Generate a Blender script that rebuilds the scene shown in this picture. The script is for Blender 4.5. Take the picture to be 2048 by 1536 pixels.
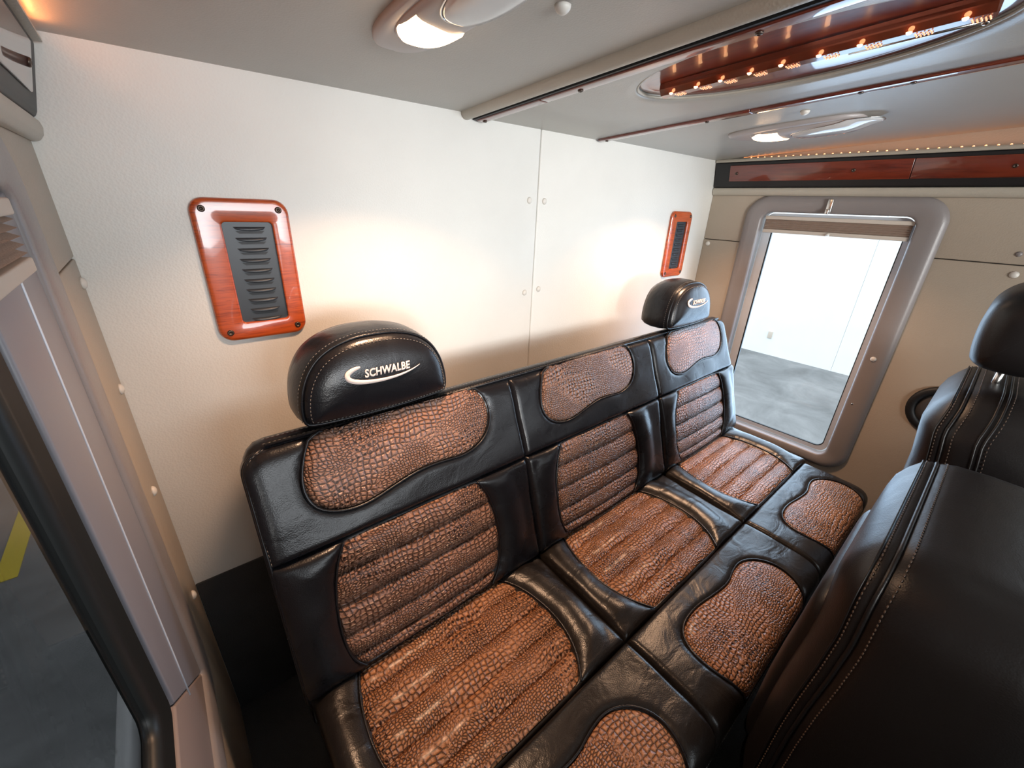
import bpy, bmesh, math, random
from mathutils import Vector, Matrix
random.seed(7)
sc = bpy.context.scene
col = sc.collection
for o in list(bpy.data.objects):
    bpy.data.objects.remove(o, do_unlink=True)

# ------------------------------------------------------------------ camera
cd = bpy.data.cameras.new('camera'); cam = bpy.data.objects.new('camera', cd); col.objects.link(cam)
cd.sensor_fit = 'HORIZONTAL'; cd.sensor_width = 36.0; cd.lens = 36.0*820.954/2048
cd.clip_start = 0.01; cd.clip_end = 100
RX = Vector((0.7670946, -0.64035626, 0.03885519))      # camera right in world
DN = Vector((-0.22724932, -0.32786648, -0.9169849))    # camera down
FW = Vector((0.59993634, 0.69458436, -0.39702514))     # camera forward
cam.matrix_world = Matrix(((RX[0], -DN[0], -FW[0], 0), (RX[1], -DN[1], -FW[1], 0), (RX[2], -DN[2], -FW[2], 0), (0, 0, 0, 1)))
sc.camera = cam

# ------------------------------------------------------------------ view and light
sc.view_settings.view_transform = 'Standard'; sc.view_settings.look = 'None'
sc.view_settings.gamma = 1.0; sc.view_settings.use_curve_mapping = False
sc.view_settings.exposure = 0.0
SKY = 3.5
w = bpy.data.worlds.new('sky'); sc.world = w; w.use_nodes = True
bg = w.node_tree.nodes['Background']; bg.inputs[0].default_value = (0.86, 0.94, 1.0, 1); bg.inputs[1].default_value = SKY

def light(name, kind, loc, power, color, size=0.1, size_y=None, rot=None, spread=None):
    l = bpy.data.lights.new(name, kind); l.energy = power; l.color = color
    if kind == 'AREA':
        l.shape = 'RECTANGLE' if size_y else 'SQUARE'; l.size = size
        if size_y: l.size_y = size_y
        if spread: l.spread = spread
    elif kind in ('POINT', 'SPOT'):
        l.shadow_soft_size = size
    o = bpy.data.objects.new(name, l); col.objects.link(o); o.location = loc
    if rot: o.rotation_euler = rot
    return o
R = math.radians
# daylight: a bright open garage door ahead and to the left, through the windshield and the left front door window
COOL = (0.94, 0.97, 1.0)
def aim(o, p): o.rotation_euler = (Vector(p)-o.location).to_track_quat('-Z', 'Y').to_euler()
aim(light('open_garage_door_daylight', 'AREA', (-1.6, -4.6, 0.05), 40, (1.0, 0.985, 0.95), 1.5, 0.9, spread=R(70)), (0.9, 1.0, -0.02))
light('windshield_daylight', 'AREA', (0.75, -1.50, -0.02), 4.5, COOL, 1.5, 0.60, (R(100), 0, 0), spread=R(58))
light('right_window_daylight', 'AREA', (2.075, 0.51, -0.47), 6, (0.50, 0.72, 1.0), 0.86, 0.44, (0, R(90), 0))
# the two dome lamps
WARM = (1.0, 0.60, 0.36)
light('dome_lamp_light_near', 'AREA', (0.353, 0.620, 0.176), 4.3, WARM, 0.08, 0.06, (0, 0, 0), spread=R(125))
light('dome_lamp_light_far', 'AREA', (1.500, 0.605, 0.182), 6.0, WARM, 0.08, 0.06, (0, 0, 0), spread=R(125))

# ------------------------------------------------------------------ materials
def mat(name, color, rough=0.5, metal=0.0, coat=0.0, spec=0.5):
    m = bpy.data.materials.new(name); m.use_nodes = True
    b = m.node_tree.nodes['Principled BSDF']
    b.inputs['Base Color'].default_value = (*color, 1); b.inputs['Roughness'].default_value = rough
    b.inputs['Metallic'].default_value = metal; b.inputs['Coat Weight'].default_value = coat
    b.inputs['Coat Roughness'].default_value = 0.04
    b.inputs['Specular IOR Level'].default_value = spec
    return m, m.node_tree, b
def N(nt, t, **k):
    n = nt.nodes.new(t)
    for a, v in k.items():
        if a.startswith('i_'): n.inputs[a[2:].replace('_', ' ')].default_value = v
        else: setattr(n, a, v)
    return n
def L(nt, a, b): nt.links.new(a, b)
def ramp(nt, src, stops):
    r = nt.nodes.new('ShaderNodeValToRGB'); e = r.color_ramp.elements
    e[0].position, e[0].color = stops[0][0], (*stops[0][1], 1)
    e[1].position, e[1].color = stops[-1][0], (*stops[-1][1], 1)
    for p, c in stops[1:-1]:
        x = e.new(p); x.color = (*c, 1)
    L(nt, src, r.inputs[0]); return r.outputs[0]
def vmap(nt, out, scale):
    mp = N(nt, 'ShaderNodeMapping'); mp.inputs['Scale'].default_value = scale
    L(nt, out, mp.inputs['Vector']); return mp.outputs[0]
def math_(nt, op, a, b=None, clamp=False):
    n = nt.nodes.new('ShaderNodeMath'); n.operation = op; n.use_clamp = clamp
    for i, s in enumerate((a, b)):
        if s is None: continue
        if isinstance(s, (int, float)): n.inputs[i].default_value = s
        else: L(nt, s, n.inputs[i])
    return n.outputs[0]
def bump(nt, b, h, strength, dist, prev=None):
    n = nt.nodes.new('ShaderNodeBump'); n.inputs['Strength'].default_value = strength; n.inputs['Distance'].default_value = dist
    L(nt, h, n.inputs['Height'])
    if prev: L(nt, prev, n.inputs['Normal'])
    L(nt, n.outputs[0], b.inputs['Normal']); return n.outputs[0]
def objco(nt): return N(nt, 'ShaderNodeTexCoord').outputs['Object']

def vinyl(name, color, rough=0.45, grain=260, st=0.25, blot=0.05):
    m, nt, b = mat(name, color, rough)
    co = objco(nt)
    n1 = N(nt, 'ShaderNodeTexNoise', i_Scale=3.0, i_Detail=3.0); L(nt, co, n1.inputs['Vector'])
    c0 = tuple(x*(1-blot) for x in color); c1 = tuple(min(1, x*(1+blot)) for x in color)
    L(nt, ramp(nt, n1.outputs['Fac'], [(0.3, c0), (0.7, c1)]), b.inputs['Base Color'])
    v = N(nt, 'ShaderNodeTexVoronoi', i_Scale=grain); L(nt, co, v.inputs['Vector'])
    n2 = N(nt, 'ShaderNodeTexNoise', i_Scale=9.0, i_Detail=2.0); L(nt, co, n2.inputs['Vector'])
    p = bump(nt, b, n2.outputs['Fac'], 0.2, 0.004)
    bump(nt, b, v.outputs['Distance'], st, 0.0012, p)
    return m
M = {}
M['wall'] = vinyl('cream_vinyl', (0.76, 0.74, 0.69), 0.42)
M['side'] = vinyl('beige_vinyl', (0.40, 0.335, 0.265), 0.45)
M['ceil'] = vinyl('ceiling_vinyl', (0.42, 0.40, 0.36), 0.36, 320, 0.15)
M['roll'] = vinyl('trim_vinyl', (0.46, 0.42, 0.35), 0.40)
M['frame'] = vinyl('grey_window_surround', (0.25, 0.225, 0.22), 0.36, 300, 0.12)
M['button'] = mat('button_plastic', (0.70, 0.66, 0.60), 0.35)[0]

def leather(name, color, rough, wr=0.5):
    m, nt, b = mat(name, color, rough, 0, 0.0, 0.42)
    co = objco(nt)
    v = N(nt, 'ShaderNodeTexVoronoi', i_Scale=420.0); L(nt, co, v.inputs['Vector'])
    n = N(nt, 'ShaderNodeTexNoise', i_Scale=13.0, i_Detail=2.5, i_Distortion=1.0); L(nt, vmap(nt, co, (1.0, 1.6, 1.0)), n.inputs['Vector'])
    rg = math_(nt, 'ADD', rough-0.06, math_(nt, 'MULTIPLY', n.outputs['Fac'], 0.14)); L(nt, rg, b.inputs['Roughness'])
    p = bump(nt, b, n.outputs['Fac'], wr, 0.004)
    bump(nt, b, v.outputs['Distance'], 0.18, 0.0008, p)
    return m
M['black'] = leather('black_leather', (0.008, 0.008, 0.010), 0.27, 0.35)
M['blackseat'] = leather('black_leather_seat', (0.010, 0.008, 0.007), 0.30, 0.7)
M['blackfront'] = leather('black_leather_front', (0.011, 0.009, 0.009), 0.40, 0.2)

def croc(name, c_hi, c_lo, sx, sy):
    m, nt, b = mat(name, c_hi, 0.31, 0, 0.15, 0.6)
    b.inputs['Coat Roughness'].default_value = 0.22
    uv = N(nt, 'ShaderNodeTexCoord').outputs['UV']
    nd = N(nt, 'ShaderNodeTexNoise', i_Scale=11.0, i_Detail=1.0); L(nt, uv, nd.inputs['Vector'])
    off = N(nt, 'ShaderNodeVectorMath', operation='SCALE'); off.inputs['Scale'].default_value = 0.035
    sub = N(nt, 'ShaderNodeVectorMath', operation='SUBTRACT'); sub.inputs[1].default_value = (0.5, 0.5, 0.5)
    L(nt, nd.outputs['Color'], sub.inputs[0]); L(nt, sub.outputs[0], off.inputs[0])
    ad = N(nt, 'ShaderNodeVectorMath', operation='ADD'); L(nt, uv, ad.inputs[0]); L(nt, off.outputs[0], ad.inputs[1])
    def vor(scale, rnd):
        v = N(nt, 'ShaderNodeTexVoronoi', feature='DISTANCE_TO_EDGE', voronoi_dimensions='2D')
        v.inputs['Scale'].default_value = 1.0; v.inputs['Randomness'].default_value = rnd
        L(nt, vmap(nt, ad.outputs[0], scale), v.inputs['Vector']); return v.outputs['Distance']
    big = vor((sx, sy, 1), 0.45); small = vor((150, 180, 1), 0.7)
    mk = N(nt, 'ShaderNodeTexNoise', i_Scale=7.5, i_Detail=0.5); L(nt, vmap(nt, uv, (1.0, 1.7, 1)), mk.inputs['Vector'])
    msk = math_(nt, 'MULTIPLY', math_(nt, 'SUBTRACT', mk.outputs['Fac'], 0.46), 14.0, True)
    mx = N(nt, 'ShaderNodeMix'); L(nt, msk, mx.inputs[0]); L(nt, big, mx.inputs[2]); L(nt, small, mx.inputs[3])
    e = mx.outputs[0]
    f1 = N(nt, 'ShaderNodeTexVoronoi', feature='F1', voronoi_dimensions='2D'); f1.inputs['Scale'].default_value = 1.0; f1.inputs['Randomness'].default_value = 0.28
    L(nt, vmap(nt, ad.outputs[0], (sx*1.0, sy*.62, 1)), f1.inputs['Vector'])
    sm_ = N(nt, 'ShaderNodeTexNoise', i_Scale=6.0, i_Detail=0.5); L(nt, vmap(nt, uv, (1.3, 1.0, 1)), sm_.inputs['Vector'])
    slot = math_(nt, 'MULTIPLY', math_(nt, 'MULTIPLY', math_(nt, 'SUBTRACT', 0.27, f1.outputs['Distance']), 7.0, True), math_(nt, 'MULTIPLY', math_(nt, 'SUBTRACT', sm_.outputs['Fac'], 0.50), 10.0, True))
    # soft dome of each scale
    h = math_(nt, 'POWER', math_(nt, 'MULTIPLY', e, 3.4, True), 0.55)
    wr = N(nt, 'ShaderNodeTexNoise', i_Scale=120.0, i_Detail=3.0, i_Distortion=2.0); L(nt, uv, wr.inputs['Vector'])
    h2 = math_(nt, 'SUBTRACT', math_(nt, 'ADD', h, math_(nt, 'MULTIPLY', wr.outputs['Fac'], 0.6)), math_(nt, 'MULTIPLY', slot, 0.9))
    big_n = N(nt, 'ShaderNodeTexNoise', i_Scale=8.0, i_Detail=2.0); L(nt, uv, big_n.inputs['Vector'])
    f = math_(nt, 'SUBTRACT', math_(nt, 'ADD', math_(nt, 'MULTIPLY', h, 0.75), math_(nt, 'MULTIPLY', big_n.outputs['Fac'], 0.35)), math_(nt, 'MULTIPLY', slot, 0.7))
    mid = tuple((a*0.55+c*0.45) for a, c in zip(c_hi, c_lo))
    L(nt, ramp(nt, f, [(0.14, c_lo), (0.50, mid), (0.95, c_hi)]), b.inputs['Base Color'])
    bump(nt, b, h2, 1.0, 0.0042)
    return m
M['croc'] = croc('crocodile_leather', (0.29, 0.150, 0.096), (0.035, 0.015, 0.009), 84, 104)  # back inserts: cool window light greyed into the leather colour
M['croc_lamplit'] = croc('crocodile_leather_lamplit', (0.43, 0.195, 0.088), (0.055, 0.020, 0.009), 88, 108)  # same leather on the seats, warm lamp light put into its colour

def wood(name, base, dark, axis_scale, coat=1.0):
    m, nt, b = mat(name, base, 0.3, 0, coat)
    co = objco(nt)
    n = N(nt, 'ShaderNodeTexNoise', i_Scale=1.0, i_Detail=5.0, i_Roughness=0.65, i_Distortion=0.6)
    L(nt, vmap(nt, co, axis_scale), n.inputs['Vector'])
    n2 = N(nt, 'ShaderNodeTexNoise', i_Scale=1.0, i_Detail=2.0); L(nt, vmap(nt, co, tuple(a*0.22 for a in axis_scale)), n2.inputs['Vector'])
    f = math_(nt, 'ADD', math_(nt, 'MULTIPLY', n.outputs['Fac'], 0.65), math_(nt, 'MULTIPLY', n2.outputs['Fac'], 0.35))
    L(nt, ramp(nt, f, [(0.34, dark), (0.50, base), (0.7, tuple(min(1, x*1.25) for x in base))]), b.inputs['Base Color'])
    return m
M['vent_wood'] = wood('cherry_wood', (0.50, 0.080, 0.014), (0.20, 0.022, 0.005), (22, 60, 330))
M['mahog'] = wood('mahogany', (0.155, 0.022, 0.009), (0.07, 0.010, 0.005), (90, 7, 90))
M['grille'] = mat('black_grille', (0.028, 0.034, 0.042), 0.38)[0]
M['dark'] = mat('black_plastic', (0.008, 0.008, 0.009), 0.5)[0]
M['screw'] = mat('dark_screw', (0.10, 0.075, 0.06), 0.35, 0.8)[0]
M['chrome'] = mat('bright_metal', (0.65, 0.63, 0.60), 0.22, 1.0)[0]
M['thread'] = mat('thread', (0.16, 0.145, 0.13), 0.6)[0]
M['thread2'] = mat('brown_thread', (0.10, 0.065, 0.045), 0.4)[0]
M['logo'] = mat('cream_embroidery', (0.80, 0.66, 0.60), 0.6)[0]
M['housing'] = mat('grey_lamp_housing', (0.42, 0.38, 0.37), 0.3)[0]
M['lens'] = mat('frosted_lens', (0.60, 0.60, 0.60), 0.12, 0, 0.5)[0]
M['shade'] = vinyl('pleated_shade', (0.42, 0.32, 0.26), 0.8, 600, 0.3)
M['rail'] = mat('beige_rail', (0.60, 0.53, 0.46), 0.45)[0]
M['alu'] = mat('pale_sash', (0.62, 0.66, 0.72), 0.35, 0.1)[0]
M['sash'] = mat('grey_sash', (0.24, 0.25, 0.28), 0.4)[0]
M['rail_grey'] = mat('grey_sash_left', (0.23, 0.225, 0.25), 0.38)[0]
M['rail_lit'] = mat('lit_grey_sash', (0.27, 0.225, 0.215), 0.4)[0]  # lit copy of the grey sash, light painted in, for the bottom member
M['rubber'] = mat('black_rubber', (0.010, 0.012, 0.012), 0.45)[0]
M['carpet'] = vinyl('charcoal_carpet', (0.045, 0.047, 0.05), 0.95, 500, 0.9, 0.3)
M['body'] = mat('white_paint', (0.8, 0.82, 0.85), 0.25, 0, 0.5)[0]
M['yellow'] = mat('yellow_paint', (0.62, 0.46, 0.03), 0.7)[0]
M['white_bldg'] = vinyl('white_painted_wall', (0.82, 0.85, 0.86), 0.8, 40, 0.1, 0.02)
M['dark_bldg'] = vinyl('dark_garage_wall', (0.22, 0.22, 0.205), 0.8, 30, 0.1, 0.2)
M['speaker'] = mat('speaker_cloth', (0.05, 0.045, 0.045), 0.7)[0]
m, nt, b = mat('garage_concrete', (0.34, 0.35, 0.36), 0.55)
co = objco(nt)
n = N(nt, 'ShaderNodeTexNoise', i_Scale=1.3, i_Detail=8.0, i_Roughness=0.7, i_Distortion=0.5); L(nt, co, n.inputs['Vector'])
L(nt, ramp(nt, n.outputs['Fac'], [(0.32, (0.11, 0.113, 0.116)), (0.5, (0.17, 0.175, 0.18)), (0.66, (0.235, 0.24, 0.245)), (0.76, (0.42, 0.43, 0.43))]), b.inputs['Base Color'])
M['concrete'] = m
def emis(name, color, st):
    m = bpy.data.materials.new(name); m.use_nodes = True; nt = m.node_tree
    b = nt.nodes['Principled BSDF']; b.inputs['Base Color'].default_value = (0.8, 0.7, 0.6, 1)
    b.inputs['Emission Color'].default_value = (*color, 1); b.inputs['Emission Strength'].default_value = st
    return m
M['lamp'] = emis('lit_lens', (1.0, 0.62, 0.34), 9.0)
M['led'] = emis('led_bead', (1.0, 0.50, 0.22), 14.0)
M['led2'] = emis('led_bead_strip', (1.0, 0.30, 0.10), 4.5)
M['ledglint'] = emis('led_facet_glint', (1.0, 0.28, 0.06), 1.2)  # emission for the painted glints beside the bulbs
def glass(name, tint, refl_rough=0.02, ior=1.5, k=1.0):
    m = bpy.data.materials.new(name); m.use_nodes = True; nt = m.node_tree; nt.nodes.clear()
    o = N(nt, 'ShaderNodeOutputMaterial'); t = N(nt, 'ShaderNodeBsdfTransparent'); g = N(nt, 'ShaderNodeBsdfGlossy'); f = N(nt, 'ShaderNodeFresnel'); x = N(nt, 'ShaderNodeMixShader')
    t.inputs[0].default_value = (*tint, 1); g.inputs['Roughness'].default_value = refl_rough; f.inputs[0].default_value = ior
    ge = N(nt, 'ShaderNodeNewGeometry')
    L(nt, math_(nt, 'MULTIPLY', math_(nt, 'MULTIPLY', f.outputs[0], k, True), math_(nt, 'SUBTRACT', 1.0, ge.outputs['Backfacing'])), x.inputs[0]); L(nt, t.outputs[0], x.inputs[1]); L(nt, g.outputs[0], x.inputs[2]); L(nt, x.outputs[0], o.inputs[0])
    return m
M['glass'] = glass('clear_glass', (0.97, 0.98, 0.98))
M['tint'] = glass('tinted_glass', (0.44, 0.44, 0.44), 0.03, 1.5, 1.0)
m, nt, b = mat('rope_light_tube', (0.22, 0.045, 0.02), 0.12, 0, 0.6); b.inputs['Transmission Weight'].default_value = 0.55; M['tube'] = m

# ------------------------------------------------------------------ mesh helpers
def tag(o, label=None, cat=None, group=None, kind=None):
    if label: o['label'] = label
    if cat: o['category'] = cat
    if group: o['group'] = group
    if kind: o['kind'] = kind
    return o
def empty(name, loc=(0, 0, 0)):
    o = bpy.data.objects.new(name, None); col.objects.link(o); o.location = loc; o.empty_display_size = 0.05; return o
def link(name, me, m, parent=None, smooth=True):
    if m: me.materials.append(m)
    o = bpy.data.objects.new(name, me); col.objects.link(o)
    if parent:
        o.parent = parent
        o.matrix_parent_inverse = Matrix.Translation(-parent.location)   # meshes carry world coordinates
    if smooth:
        for p in me.polygons: p.use_smooth = True
    return o
def obj(name, verts, faces, m, parent=None, smooth=True, uvs=None):
    me = bpy.data.meshes.new(name); me.from_pydata([tuple(v) for v in verts], [], faces)
    if uvs:
        ul = me.uv_layers.new(name='uv')
        for l in me.loops: ul.data[l.index].uv = uvs[l.vertex_index]
    bm = bmesh.new(); bm.from_mesh(me); bmesh.ops.recalc_face_normals(bm, faces=bm.faces); bm.to_mesh(me); bm.free()
    return link(name, me, m, parent, smooth)
def obj_open(name, verts, faces, m, parent=None, uvs=None):
    me = bpy.data.meshes.new(name); me.from_pydata([tuple(v) for v in verts], [], faces)
    if uvs:
        ul = me.uv_layers.new(name='uv')
        for l in me.loops: ul.data[l.index].uv = uvs[l.vertex_index]
    return link(name, me, m, parent, True)
def bev(o, wd=0.004, seg=3, ang=35):
    b = o.modifiers.new('bevel', 'BEVEL'); b.width = wd; b.segments = seg; b.limit_method = 'ANGLE'; b.angle_limit = R(ang)
    for p in o.data.polygons: p.use_smooth = True
    return o
def box(name, lo, hi, m, parent=None, bw=0.0, seg=3):
    x0, y0, z0 = lo; x1, y1, z1 = hi
    v = [(x0, y0, z0), (x1, y0, z0), (x1, y1, z0), (x0, y1, z0), (x0, y0, z1), (x1, y0, z1), (x1, y1, z1), (x0, y1, z1)]
    f = [(0, 3, 2, 1), (4, 5, 6, 7), (0, 1, 5, 4), (1, 2, 6, 5), (2, 3, 7, 6), (3, 0, 4, 7)]
    o = obj(name, v, f, m, parent, False)
    return bev(o, bw, seg) if bw else o
def prism(name, pts, fn, d0, d1, m, parent=None, bw=0.0, seg=3):
    """pts: 2D outline, fn(a, b, d) -> xyz; extruded from d0 to d1"""
    n = len(pts)
    v = [fn(a, b, d0) for a, b in pts]+[fn(a, b, d1) for a, b in pts]
    f = [tuple(range(n)), tuple(range(2*n-1, n-1, -1))]+[(i, (i+1) % n, n+(i+1) % n, n+i) for i in range(n)]
    o = obj(name, v, f, m, parent, False)
    return bev(o, bw, seg) if bw else o
def rrect(a0, a1, b0, b1, r, k=8):
    rs = r if isinstance(r, (tuple, list)) else (r,)*4
    out = []
    for (ca, cb, s, rr) in ((a1-rs[0], b1-rs[0], 0, rs[0]), (a0+rs[1], b1-rs[1], 90, rs[1]), (a0+rs[2], b0+rs[2], 180, rs[2]), (a1-rs[3], b0+rs[3], 270, rs[3])):
        for i in range(k+1):
            t = R(s+90*i/k); out.append((ca+rr*math.cos(t), cb+rr*math.sin(t)))
    return out
def ring_plate(name, outer, inner, fn, d0, d1, m, parent=None, prof=None, smooth=True):
    """plate with a hole; outer/inner same point count. prof: list of (fraction outer->inner, depth)"""
    n = len(outer)
    if prof is None: prof = [(0, d0), (0, d1), (1, d1), (1, d0)]
    v = []; f = []
    for fr, d in prof:
        for (a, b), (c, e) in zip(outer, inner): v.append(fn(a+(c-a)*fr, b+(e-b)*fr, d))
    K = len(prof)
    for k in range(K-1):
        for i in range(n):
            j = (i+1) % n; f.append((k*n+i, k*n+j, (k+1)*n+j, (k+1)*n+i))
    for i in range(n):
        j = (i+1) % n; f.append(((K-1)*n+i, (K-1)*n+j, j, i))
    o = obj(name, v, f, m, parent, smooth)
    return o
def tube_data(path, r, sides=8, closed=False, cap=True):
    n = len(path); P = [Vector(p) for p in path]; v = []; f = []
    up = None
    for i in range(n):
        a = P[(i-1) % n] if (closed or i > 0) else P[i]; c = P[(i+1) % n] if (closed or i < n-1) else P[i]
        t = (c-a); t = t.normalized() if t.length > 1e-9 else Vector((1, 0, 0))
        if up is None:
            up = Vector((0, 0, 1)) if abs(t.z) < 0.9 else Vector((0, 1, 0))
        s = t.cross(up).normalized(); up = s.cross(t).normalized()
        rr = r[i] if isinstance(r, (list, tuple)) else r
        for k in range(sides):
            an = 2*math.pi*k/sides; v.append(P[i]+s*math.cos(an)*rr+up*math.sin(an)*rr)
    m_ = n if closed else n-1
    for i in range(m_):
        j = (i+1) % n
        for k in range(sides):
            l = (k+1) % sides; f.append((i*sides+k, i*sides+l, j*sides+l, j*sides+k))
    if not closed and cap:
        f.append(tuple(range(sides-1, -1, -1))); f.append(tuple((n-1)*sides+k for k in range(sides)))
    return v, f
def tube(name, path, r, m, parent=None, sides=8, closed=False):
    v, f = tube_data(path, r, sides, closed); return obj(name, v, f, m, parent)
def join(parts):
    v = []; f = []
    for a, b in parts:
        k = len(v); v += a; f += [tuple(i+k for i in q) for q in b]
    return v, f
def stitches(name, path, m, parent, length=0.006, gap=0.0035, r=0.0009, closed=False):
    P = [Vector(p) for p in path]
    if closed: P = P+[P[0]]
    acc = [0]
    for a, b in zip(P, P[1:]): acc.append(acc[-1]+(b-a).length)
    def at(s):
        for i in range(len(P)-1):
            if s <= acc[i+1]: return P[i].lerp(P[i+1], (s-acc[i])/max(1e-9, acc[i+1]-acc[i]))
        return P[-1]
    parts = []; s = 0
    while s+length < acc[-1]:
        a, b = at(s), at(s+length); mdl = (a+b)/2
        parts.append(tube_data([a, mdl, b], [r*0.5, r, r*0.5], 5)); s += length+gap
    v, f = join(parts)
    o = obj(name, v, f, m, parent); o['kind'] = 'stuff'; return o
def smooth_closed(pts, it=3):
    for _ in range(it):
        q = []
        for i in range(len(pts)):
            a, b = pts[i], pts[(i+1) % len(pts)]
            q.append((a[0]*.75+b[0]*.25, a[1]*.75+b[1]*.25)); q.append((a[0]*.25+b[0]*.75, a[1]*.25+b[1]*.75))
        pts = q
    return pts
def resample(pts, n):
    P = list(pts)+[pts[0]]; acc = [0]
    for a, b in zip(P, P[1:]): acc.append(acc[-1]+math.hypot(b[0]-a[0], b[1]-a[1]))
    out = []; k = 0
    for i in range(n):
        s = acc[-1]*i/n
        while acc[k+1] < s: k += 1
        t = (s-acc[k])/max(1e-9, acc[k+1]-acc[k]); out.append((P[k][0]+(P[k+1][0]-P[k][0])*t, P[k][1]+(P[k+1][1]-P[k][1])*t))
    return out
def offset(pts, d):
    n = len(pts); A = sum(pts[i][0]*pts[(i+1) % n][1]-pts[(i+1) % n][0]*pts[i][1] for i in range(n)); s = 1 if A > 0 else -1
    out = []
    for i in range(n):
        a, b = pts[i-1], pts[(i+1) % n]; tx, ty = b[0]-a[0], b[1]-a[1]; l = math.hypot(tx, ty) or 1
        out.append((pts[i][0]-s*ty/l*d, pts[i][1]+s*tx/l*d))
    return out                       # d > 0 goes inward
def inset(pts, d, lim=.028):
    if d <= lim: return offset(pts, d)
    q = offset(pts, lim); n = len(q); cx = sum(p[0] for p in q)/n; cy = sum(p[1] for p in q)/n
    r = min(math.hypot(p[0]-cx, p[1]-cy) for p in q); k = max(.08, 1-(d-lim)/r)
    return [(cx+(p[0]-cx)*k, cy+(p[1]-cy)*k) for p in q]
def loft(name, rings, m, parent=None, caps=True):
    n = len(rings[0]); v = [p for r in rings for p in r]; f = []
    for k in range(len(rings)-1):
        for i in range(n):
            j = (i+1) % n; f.append((k*n+i, k*n+j, (k+1)*n+j, (k+1)*n+i))
    if caps:
        for k in (0, len(rings)-1):
            c = sum((Vector(p) for p in rings[k]), Vector())/n; v.append(c); ci = len(v)-1
            for i in range(n): f.append((k*n+i, k*n+(i+1) % n, ci))
    return obj(name, v, f, m, parent)
def dist_poly(x, y, P):
    best = 1e9; inside = False; n = len(P)
    for i in range(n):
        x1, y1 = P[i]; x2, y2 = P[(i+1) % n]
        dx, dy = x2-x1, y2-y1; t = max(0, min(1, ((x-x1)*dx+(y-y1)*dy)/(dx*dx+dy*dy+1e-12)))
        d = (x-x1-t*dx)**2+(y-y1-t*dy)**2
        if d < best: best = d
        if (y1 > y) != (y2 > y) and x < (x2-x1)*(y-y1)/(y2-y1)+x1: inside = not inside
    best = math.sqrt(best)
    return -best if inside else best
def dome_cap(name, c, n, r, h, m, parent=None, seg=14, rings=4):
    """button: a low dome at c, along normal n"""
    n = Vector(n).normalized(); u = n.orthogonal().normalized(); w_ = n.cross(u); c = Vector(c)
    v = []; f = []
    for k in range(rings+1):
        a = (math.pi/2)*k/rings; rr = r*math.cos(a); hh = h*math.sin(a)
        if k == rings: v.append(c+n*h); break
        for i in range(seg):
            t = 2*math.pi*i/seg; v.append(c+u*rr*math.cos(t)+w_*rr*math.sin(t)+n*hh)
    for k in range(rings-1):
        for i in range(seg):
            j = (i+1) % seg; f.append((k*seg+i, k*seg+j, (k+1)*seg+j, (k+1)*seg+i))
    top = len(v)-1
    for i in range(seg): f.append(((rings-1)*seg+i, (rings-1)*seg+(i+1) % seg, top))
    f.append(tuple(range(seg-1, -1, -1)))
    return obj(name, v, f, m, parent)
def screw(c, n, r, parent, m=None):
    n = Vector(n).normalized(); c = Vector(c)
    u = n.orthogonal().normalized(); w_ = n.cross(u); s = 14; prof = [(1.0, 0), (1.0, .25), (.8, .5), (.45, .55), (.40, .2)]
    v = []; f = []
    for rr, h in prof:
        for i in range(s):
            t = 2*math.pi*i/s; v.append(c+u*rr*r*math.cos(t)+w_*rr*r*math.sin(t)+n*h*r)
    for k in range(len(prof)-1):
        for i in range(s):
            j = (i+1) % s; f.append((k*s+i, k*s+j, (k+1)*s+j, (k+1)*s+i))
    f.append(tuple((len(prof)-1)*s+i for i in range(s))); f.append(tuple(range(s-1, -1, -1)))
    return obj('screw', v, f, m or M['screw'], parent)

# ------------------------------------------------------------------ cab shell
XL, XR, YB, YF, ZF = -0.10, 2.03, 1.0, -1.55, -1.33
def zc(x, y): return 0.203+0.058*(1-y)+0.008*x
o = box('floor', (XL-.05, YF-.05, ZF-.04), (XR+.05, YB+.05, ZF), M['carpet']); tag(o, kind='structure')
wb = box('wall_back', (XL-.06, YB+.012, ZF-.04), (XR+.06, YB+.05, .40), M['dark']); tag(wb, kind='structure')
SX = 0.936
def wall_panel(parent, pts, fn, m, d=0.011, bw=0.004):
    return prism('wall_panel', pts, fn, 0.0, d, m, parent, bw, 3)
yb = lambda a, b_, d: (a, YB+.013-d, b_)
wall_panel(wb, [(XL-.03, ZF), (SX-.0012, ZF), (SX-.0012, .33), (XL-.03, .33)], yb, M['wall'], .013)
wall_panel(wb, [(SX+.0012, ZF), (XR+.03, ZF), (XR+.03, .33), (SX+.0012, .33)], yb, M['wall'], .013)
box('lower_shade_panel', (XL+.0005, YB-.005, ZF), (XR-.0005, YB+.002, -.85), M['carpet'], wb, .002)  # added dark sheet standing in for the shade low on the back wall
for x, z in ((.902, .018), (.964, .018), (.901, -.256), (.962, -.250)):
    dome_cap('button', (x, YB, z), (0, -1, 0), .0095, .006, M['button'], wb)

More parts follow.
